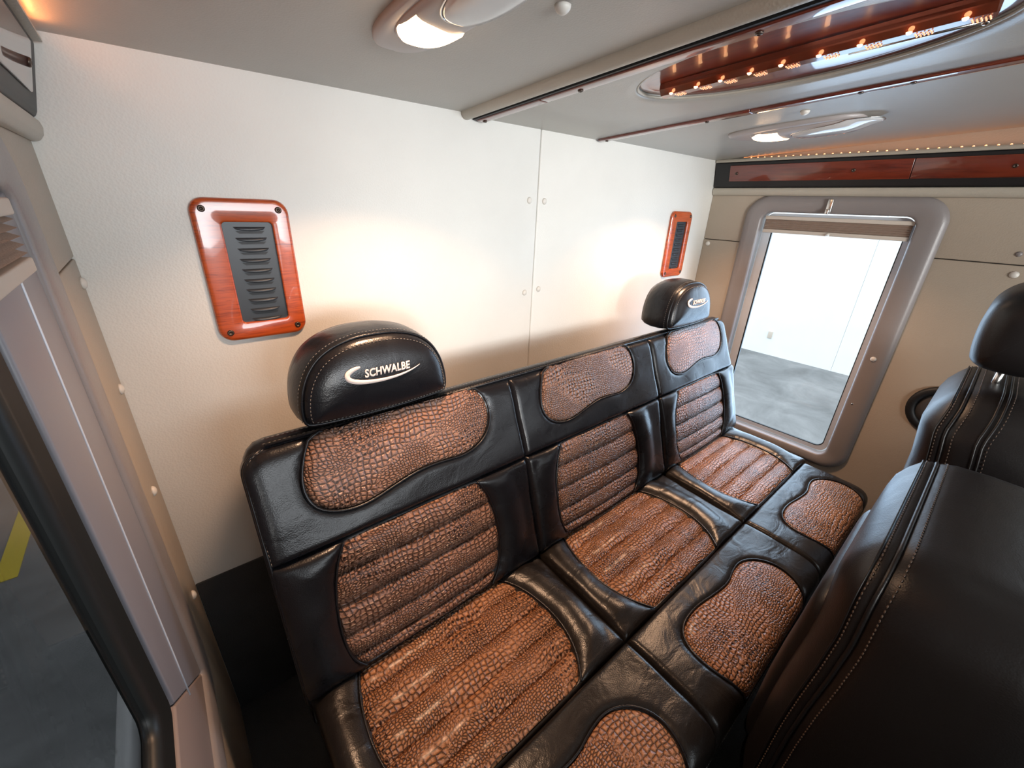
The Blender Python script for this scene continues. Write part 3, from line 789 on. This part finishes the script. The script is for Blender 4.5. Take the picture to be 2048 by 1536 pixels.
def ribbed(name, prof, Lc, Rc, grooves, ox, m, uvo):
    outline = [(a, b_) for a, b_ in Lc]+[(a, b_) for a, b_ in reversed(Rc)]
    # dark backing cloth under the pleats
    vv = []; ff = []; K = 24; t0, t1 = Lc[0][1], Lc[-1][1]
    for k in range(K+1):
        t = t0+(t1-t0)*k/K
        xl, xr = interp(Lc, t), interp(Rc, t)
        for q in range(9): vv.append(prof(ox+xl+(xr-xl)*q/8, t, AH-.0125))
    for k in range(K):
        for q in range(8): a = k*9+q; ff.append((a, a+1, a+10, a+9))
    base = obj_open(name, vv, ff, M['black'], bench)
    gs = [t0]+grooves+[t1]
    for g0, g1 in zip(gs, gs[1:]):
        v = []; f = []; uv = []; nx, nt = 46, 12
        for j in range(nt+1):
            t = g0+(g1-g0)*(.5-.5*math.cos(math.pi*j/nt))
            s = (t-g0)/(g1-g0); xl, xr = interp(Lc, t), interp(Rc, t)
            for i in range(nx+1):
                a = .5-.5*math.cos(math.pi*i/nx); x = xl+(xr-xl)*a; e = min(x-xl, xr-x)
                sag = .0004*math.sin(x*60+g0*90)
                tt = t+sag
                h = AH-.013+.012*math.sqrt(max(0, 1-(2*s-1)**2))*(.35+.65*q_edge(e, .02))+.005*q_edge(e, .12)*math.sin(math.pi*a)
                h += .0007*math.sin(x*140+g0*50)*math.sin(math.pi*s)
                v.append(prof(ox+x, tt, h)); uv.append((x+uvo[0], t+uvo[1]))
        W = nx+1
        for j in range(nt):
            for i in range(nx): q = j*W+i; f.append((q, q+1, q+W+1, q+W))
        obj('pleat', v, f, m, base, True, uv)
    ol = [prof(ox+a-.002, b_, AH-.002) for a, b_ in Lc]
    tube('piping', ol, .0024, M['black'], base, 7)
    tube('piping', [prof(ox+a+.002, b_, AH-.002) for a, b_ in Rc], .0024, M['black'], base, 7)
    return base, outline
for s in range(3):
    x0, x1 = SECX[s], SECX[s+1]; ox = x0; L0, R0 = s == 0, s == 2
    wl_, wr2 = (.030 if L0 else .014), (.034 if R0 else .014)
    panel('headrest_panel', P_top, x0, x1, INS_TOP, ox, M['black'], .040 if L0 else 0, .040 if R0 else 0, wl=wl_, wr_=wr2, wt=.028, wb_=.014)
    radial_insert('crocodile_insert', P_top, INS_TOP, ox, M['croc'], .006, (s*1.3, 0))
    xe = x1+(.022 if R0 else 0)
    b_, ol = ribbed('ribbed_insert', P_back, RIB_L, RIB_R, [.066, .130, .192, .240], ox, M['croc'], (s*1.3+.7, 3.1))
    panel('backrest_panel', P_back, x0, xe, ol, ox, M['black'], wl=wl_, wr_=wr2+.006, wt=.014, wb_=.03, bol=.009)
    b_, ol = ribbed('ribbed_insert', P_cush, CU_L, CU_R, [.066, .128, .188, .246], ox, M['croc_lamplit'], (s*1.3, 6.3))
    panel('seat_panel', P_cush, x0+(.008 if L0 else 0), xe, ol, ox, M['blackseat'], wl=wl_, wr_=wr2+.008, wt=.02, wb_=.012, bol=.013, amp=.017)
    panel('front_panel', P_front, x0+(.008 if L0 else 0), x1-(.01 if R0 else 0), FR, ox, M['blackseat'], wl=wl_, wr_=wr2, wt=.012, wb_=.02, nv=44)
    radial_insert('crocodile_insert', P_front, FR, ox, M['croc_lamplit'], .004, (s*1.3+.4, 9.7))
# shell behind and under the upholstery
fx = lambda a, b_, d: (d, a, b_)
prof = [(.727, -.396), (.738, -.390), (.750, -.390), (.768, -.398), (.786, -.43), (.795, -1.0), (.62, -1.0), (.60, -.86), (.665, -.588)]
rg = []
for x, dz, dy in ((.036, .042, .012), (.040, .026, .006), (.048, .013, .003), (.060, .004, 0), (.078, 0, 0), (1.732, 0, 0), (1.750, .004, 0), (1.762, .013, .003), (1.770, .026, .006), (1.774, .042, .012)):
    rg.append([(x, y-(dy if z > -.6 and y > .74 else 0), z-(dz if z > -.45 else 0)) for y, z in prof])
bev(loft('back_shell', rg, M['black'], bench), .010, 4, 50)
tube('piping', [(.072, .7245, -.3925), (1.738, .7245, -.3925)], .0030, M['black'], bench)
for dy, dz in ((.0015, .0035), (.011, .0095)):
    stitches('stitching', [(.07, .727+dy, -.3935+dz*.8), (1.74, .727+dy, -.3935+dz*.8)], M['thread'], bench, .005, .003, .0007)
o = prism('seat_base', [(.10, -.93), (.62, -.905), (.76, -.96), (.76, -1.10), (.12, -1.10), (.10, -1.04)], fx, .045, 1.765, M['black'], bench, .012, 4)
prism('pedestal', [(.14, -1.095), (.74, -1.095), (.74, ZF), (.18, ZF)], fx, .08, 1.74, M['dark'], bench, .008, 3)
# end piping down the left edge of the backrest
for dx in (0.0, .007):
    tube('piping', [P_top(xlim(.031, 1, max(.0005, t*P_top.L/24), .040, 0)[0]+dx*.3, t*P_top.L/24, -.004+dx) for t in range(25)]+[P_back(.031+dx*.3, t*P_back.L/8, -.004+dx) for t in range(1, 9)], .0028, M['black'], bench)
stitches('stitching', [P_top(xlim(.031, 1, max(.0005, t*P_top.L/24), .040, 0)[0]+.004, t*P_top.L/24, .0085) for t in range(25)], M['thread'], bench, .005, .003, .0007)
# stitches along the front edge of the seats
for s in range(3):
    x0, x1 = SECX[s], SECX[s+1]
    stitches('stitching', [P_front(x0+.02, .243, AH+.0005), P_front(x1-.02, .243, AH+.0005)], M['thread'], bench, .004, .003, .0008)

# headrests
def headrest(cx):
    y0 = .716; zb = -.380; hw = .147; hh = .156
    raw = [(-.92, 0), (-1.0, .06), (-1.01, .25), (-.95, .52), (-.80, .76), (-.58, .91), (-.28, .99), (0, 1.0), (.28, .99), (.58, .91), (.80, .76), (.95, .52), (1.01, .25), (1.0, .06), (.92, 0), (.5, -.025), (0, -.035), (-.5, -.025)]
    out = resample(smooth_closed([(a*hw, b_*hh) for a, b_ in raw], 2), 96)
    tilt = .06
    def F(p, d): return (cx+p[0], y0+d+p[1]*tilt, zb+p[1])
    def fd(p):       # front dome depth at a local point
        dd = -dist_poly(p[0], p[1], out_front)
        return -.024*q_edge(dd, .060)-.004*min(1, max(0, dd)/.08)
    out_front = offset(out, .006)
    rings = [[F(p, d) for p in inset(out, ins)] for ins, d in ((.050, .122), (.030, .120), (.012, .112), (.002, .095), (-.003, .07), (-.003, .04), (0, .018), (.003, .006), (.006, .001))]
    b0 = loft('headrest', rings, M['black'], bench)
    n = len(out_front); c = (0, hh*.45); v = []; f = []
    rs = [1, .98, .95, .91, .86, .79, .7, .58, .44, .28, .12]
    for r_ in rs:
        for (a, b_) in out_front:
            p = (c[0]+(a-c[0])*r_, c[1]+(b_-c[1])*r_); v.append(F(p, .001+fd(p)))
    v.append(F(c, .001+fd(c)))
    for k in range(len(rs)-1):
        for i in range(n): j = (i+1) % n; f.append((k*n+i, k*n+j, (k+1)*n+j, (k+1)*n+i))
    for i in range(n): f.append(((len(rs)-1)*n+i, (len(rs)-1)*n+(i+1) % n, len(v)-1))
    obj('front_face', v, f, M['black'], b0)
    tube('piping', [F(p, .002) for p in offset(out, .0035)], .0028, M['black'], b0, 7, True)
    q = offset(out, .0135); stitches('stitching', [F(p, fd(p)-.0002) for p in q], M['thread'], b0, .0042, .0028, .0008, True)
    stitches('stitching', [F(p, .012) for p in offset(out, -.0005)], M['thread'], b0, .0042, .0028, .0007, True)
    # stalks into the seat back
    for sx in (-.05, .05): tube('stalk', [(cx+sx, .765, -.395), (cx+sx, .768, -.340)], .006, M['dark'], b0, 10)
    # embroidered crescent and lettering, laid on the domed face
    def onface(a, b_, lift): return F((a, b_), .001+fd((a, b_))-lift)
    K = 36; ff = []
    spn = [(-.043, .1045), (-.056, .1020), (-.068, .0955), (-.068, .0860), (-.054, .0785), (-.030, .0740), (.0, .0725), (.030, .0745), (.055, .0795), (.074, .0865)]
    for _ in range(3):
        q2 = [spn[0]]
        for a, b_ in zip(spn, spn[1:]): q2 += [(a[0]*.75+b_[0]*.25, a[1]*.75+b_[1]*.25), (a[0]*.25+b_[0]*.75, a[1]*.25+b_[1]*.75)]
        q2.append(spn[-1]); spn = q2
    vv = spn; K = len(vv)-1
    w_ = [.0004+.0085*math.sin(math.pi*min(1, (k/K)**.60))**1.15 for k in range(K+1)]
    V = []
    for k, (a, b_) in enumerate(vv):
        pa = vv[max(0, k-1)]; pb = vv[min(K, k+1)]; tx, tz = pb[0]-pa[0], pb[1]-pa[1]; l = math.hypot(tx, tz) or 1
        nx, nz = -tz/l, tx/l
        for s_ in (-.5, 0, .5): V.append(onface(a+nx*w_[k]*s_, b_+nz*w_[k]*s_, .0012))
    for k in range(K):
        for s_ in range(2): a = k*3+s_; ff.append((a, a+1, a+4, a+3))
    o = obj_open('logo_crescent', V, ff, M['logo'], b0)
    sdf = o.modifiers.new('s', 'SOLIDIFY'); sdf.thickness = .0008
    cu = bpy.data.curves.new('t', 'FONT'); cu.body = 'SCHWALBE'; cu.size = .0215; cu.shear = .12; cu.space_character = 1.04; cu.offset = .0007
    cu.align_x = 'LEFT'; cu.resolution_u = 3
    to = bpy.data.objects.new('t', cu); col.objects.link(to); dg = bpy.context.evaluated_depsgraph_get()
    me = bpy.data.meshes.new_from_object(to.evaluated_get(dg)); bpy.data.objects.remove(to, do_unlink=True)
    bm = bmesh.new(); bm.from_mesh(me)
    bmesh.ops.triangulate(bm, faces=bm.faces[:]); bmesh.ops.subdivide_edges(bm, edges=[e for e in bm.edges if e.calc_length() > .006], cuts=1)
    xs = [v_.co.x for v_ in bm.verts]; x_0, x_1 = min(xs), max(xs); k = .090/(x_1-x_0)
    for v_ in bm.verts:
        a = -.037+(v_.co.x-x_0)*k; b_ = .0835+v_.co.y*.95
        v_.co = Vector(onface(a, b_, .0014))
    bm.to_mesh(me); bm.free(); me.name = 'lettering'
    lo = link('lettering', me, M['logo'], b0, False); sdf = lo.modifiers.new('s', 'SOLIDIFY'); sdf.thickness = .0006
    return b0
headrest(.283); headrest(1.470)

# ------------------------------------------------------------------ front seats
def front_seat(label, x0, x1, zt, rc, dy, g, head=None, vseam=False, pocket=False):
    s = empty('front_seat', ((x0+x1)/2, -.25, ZF)); tag(s, label, 'seat', None)
    zb = -1.06
    out = resample(rrect(x0, x1, zb, zt, (rc, rc, .05, .05), 14), 128)
    def G(z):
        for (a, b_), (c, d) in zip(g, g[1:]):
            if z >= c: return b_+(d-b_)*max(0, min(1, (a-z)/(a-c)))
        return g[-1][1]
    def ring(ins, y): return [(p[0], y+dy+G(p[1]), p[1]) for p in (offset(out, ins) if ins < rc-.01 else scaled(ins))]
    cx, cz2 = (x0+x1)/2, (zt+zb)/2
    def scaled(ins):
        o1 = offset(out, rc-.015); k = ((x1-x0)/2-ins)/((x1-x0)/2-(rc-.015)); return [(cx+(p[0]-cx)*k, cz2+(p[1]-cz2)*(1-(1-k)*.5)) for p in o1]
    prof = [(.16, .031), (.12, .033), (.075, .029), (.048, .024), (.026, .013), (.008, -.001), (.001, -.014), (.004, -.018), (.004, -.022), (0, -.026), (-.006, -.045), (-.008, -.09), (-.006, -.15), (.0, -.185), (.02, -.215), (.05, -.232), (.12, -.24)]
    loft('backrest', [ring(*q) for q in prof], M['blackfront'], s)
    tube('piping', ring(.0015, -.020), .0032, M['blackfront'], s, 8, True)
    stitches('stitching', ring(.0035, -.0065), M['thread2'], s, .0050, .0030, .0013, True)
    stitches('stitching', ring(-.0035, -.0335), M['thread2'], s, .0050, .0030, .0013, True)
    tube('seam', ring(.0045, -.0015), .0015, M['blackfront'], s, 6, True)
    ybk = -.24
    prism('seat_cushion', [(ybk+.02, -.86), (ybk-.40, -.86), (ybk-.45, -.90), (ybk-.44, -1.0), (ybk+.02, -1.0)], fx, x0+.01, x1-.01, M['blackfront'], s, .03, 5)
    prism('pedestal', [(ybk+.06, -1.02), (ybk-.34, -1.02), (ybk-.30, ZF), (ybk+.02, ZF)], fx, x0+.08, x1-.08, M['dark'], s, .01)
    if pocket:
        o2 = resample(rrect(x0+.060, x1-.06, -1.0, -.545, .06, 10), 96)
        rg = [[(p[0], y+G(p[1]), p[1]) for p in offset(o2, i)] for i, y in ((0, .0), (0, .030), (.006, .038), (.018, .043), (.04, .045))]
        loft('rear_pocket', rg, M['blackfront'], s)
    if head:
        hx0, hx1, hp = head
        o3 = resample(smooth_closed(hp, 2), 70); ww = hx1-hx0
        rg = [[(hx0+dx, p[0], p[1]) for p in inset(o3, ins)] for ins, dx in ((.05, -.004), (.035, 0), (.018, .010), (.006, .03), (0, .06), (0, ww-.06), (.006, ww-.03), (.018, ww-.01), (.035, ww), (.05, ww+.004))]
        h = loft('headrest', rg, M['blackfront'], s)
        for dx in (ww*.3, ww*.7): tube('stalk', [(hx0+dx, sum(p[0] for p in hp)/len(hp), min(p[1] for p in hp)+.02), (hx0+dx, sum(p[0] for p in hp)/len(hp), min(p[1] for p in hp)-.07)], .007, M['chrome'], h, 8)
    if vseam:
        tube('seam', ring(-.0075, -.070), .0022, M['blackfront'], s, 8, True)
        tube('seam', ring(-.0080, -.080), .0022, M['blackfront'], s, 8, True)
        stitches('stitching', ring(-.0095, -.088), M['thread2'], s, .0055, .004, .0010, True)
    return s
front_seat('black leather seat back with heavy stitching, nearest the camera at lower right', .640, 1.130, -.418, .085, 0,
           [(-.40, -.006), (-.48, -.004), (-.56, -.006), (-.64, -.002), (-.72, .004), (-.80, .008), (-1.02, .012)], None, False, True)
front_seat('black leather seat with a tall headrest, beside the right wall at the right edge', 1.270, 1.760, -.348, .125, 0,
           [(-.38, -.004), (-.43, .002), (-.48, -.006), (-.56, -.016), (-.75, -.020), (-1.02, -.01)],
           (1.38, 1.70, [(.000, -.302), (.010, -.26), (.014, -.20), (.008, -.155), (-.02, -.122), (-.06, -.110), (-.12, -.125), (-.14, -.18), (-.14, -.26), (-.12, -.305), (-.06, -.312)]), True)

# wall speaker
sp = empty('wall_speaker', (XR, .01, -.61)); tag(sp, 'round black speaker on the right wall, half hidden by the far front seat', 'speaker')
def cyl_rings(c, prof, n=40):
    return [[(c[0]-d, c[1]+r_*math.cos(2*math.pi*i/n), c[2]+r_*math.sin(2*math.pi*i/n)) for i in range(n)] for r_, d in prof]
loft('ring', cyl_rings((XR, .008, -.612), [(.090, 0), (.090, .010), (.084, .016), (.068, .016), (.064, .010), (.063, .004)]), M['dark'], sp)
loft('cloth', cyl_rings((XR, .008, -.612), [(.0625, .002), (.0625, .008), (.045, .012), (.02, .013)]), M['speaker'], sp)

# ------------------------------------------------------------------ outside
ZG = -2.6
g = box('ground_floor', (-14, -12, ZG-.1), (9.3, 16, ZG), M['concrete']); tag(g, 'grey stained concrete floor outside the windows', None, None, 'structure'); g.name = 'floor_outside'
wbld = empty('wall_outside', (9.25, 3, ZG)); tag(wbld, kind='structure')
box('wall_panel', (9.25, -9, ZG), (9.45, 1.60, 4.5), M['white_bldg'], wbld)
box('wall_panel', (9.25, 1.604, ZG), (9.45, 12, 4.5), M['white_bldg'], wbld)
box('outlet_cover', (9.235, 2.72, ZG+.34), (9.25, 2.80, ZG+.48), M['rail'], wbld, .004)
for lo, hi in (((-6.2, -9, ZG), (-6.0, 12, 3.2)), ((-6.0, 10, ZG), (-.9, 10.2, 3.2)), ((-6.2, -9, 3.2), (-1.7, 12, 3.3))):
    o = box('garage_sky_block', lo, hi, M['dark_bldg']); tag(o, kind='structure')  # garage walls and roof added to block the sky on the left
o = box('floor_stripe', (-1.40, 3.9, ZG+.001), (-1.28, 9.0, ZG+.004), M['yellow']); tag(o, 'yellow painted stripe on the garage floor seen through the left window', 'floor marking')
bp = prism('body_side_panel', rrect(.10, 1.75, -1.9, -.725, .03, 6), lambda a, b_, d: (-.172-d, a, b_), 0, .03, M['body'], None, .01); tag(bp, 'white painted body panel glimpsed through the bottom of the left window', 'vehicle body')
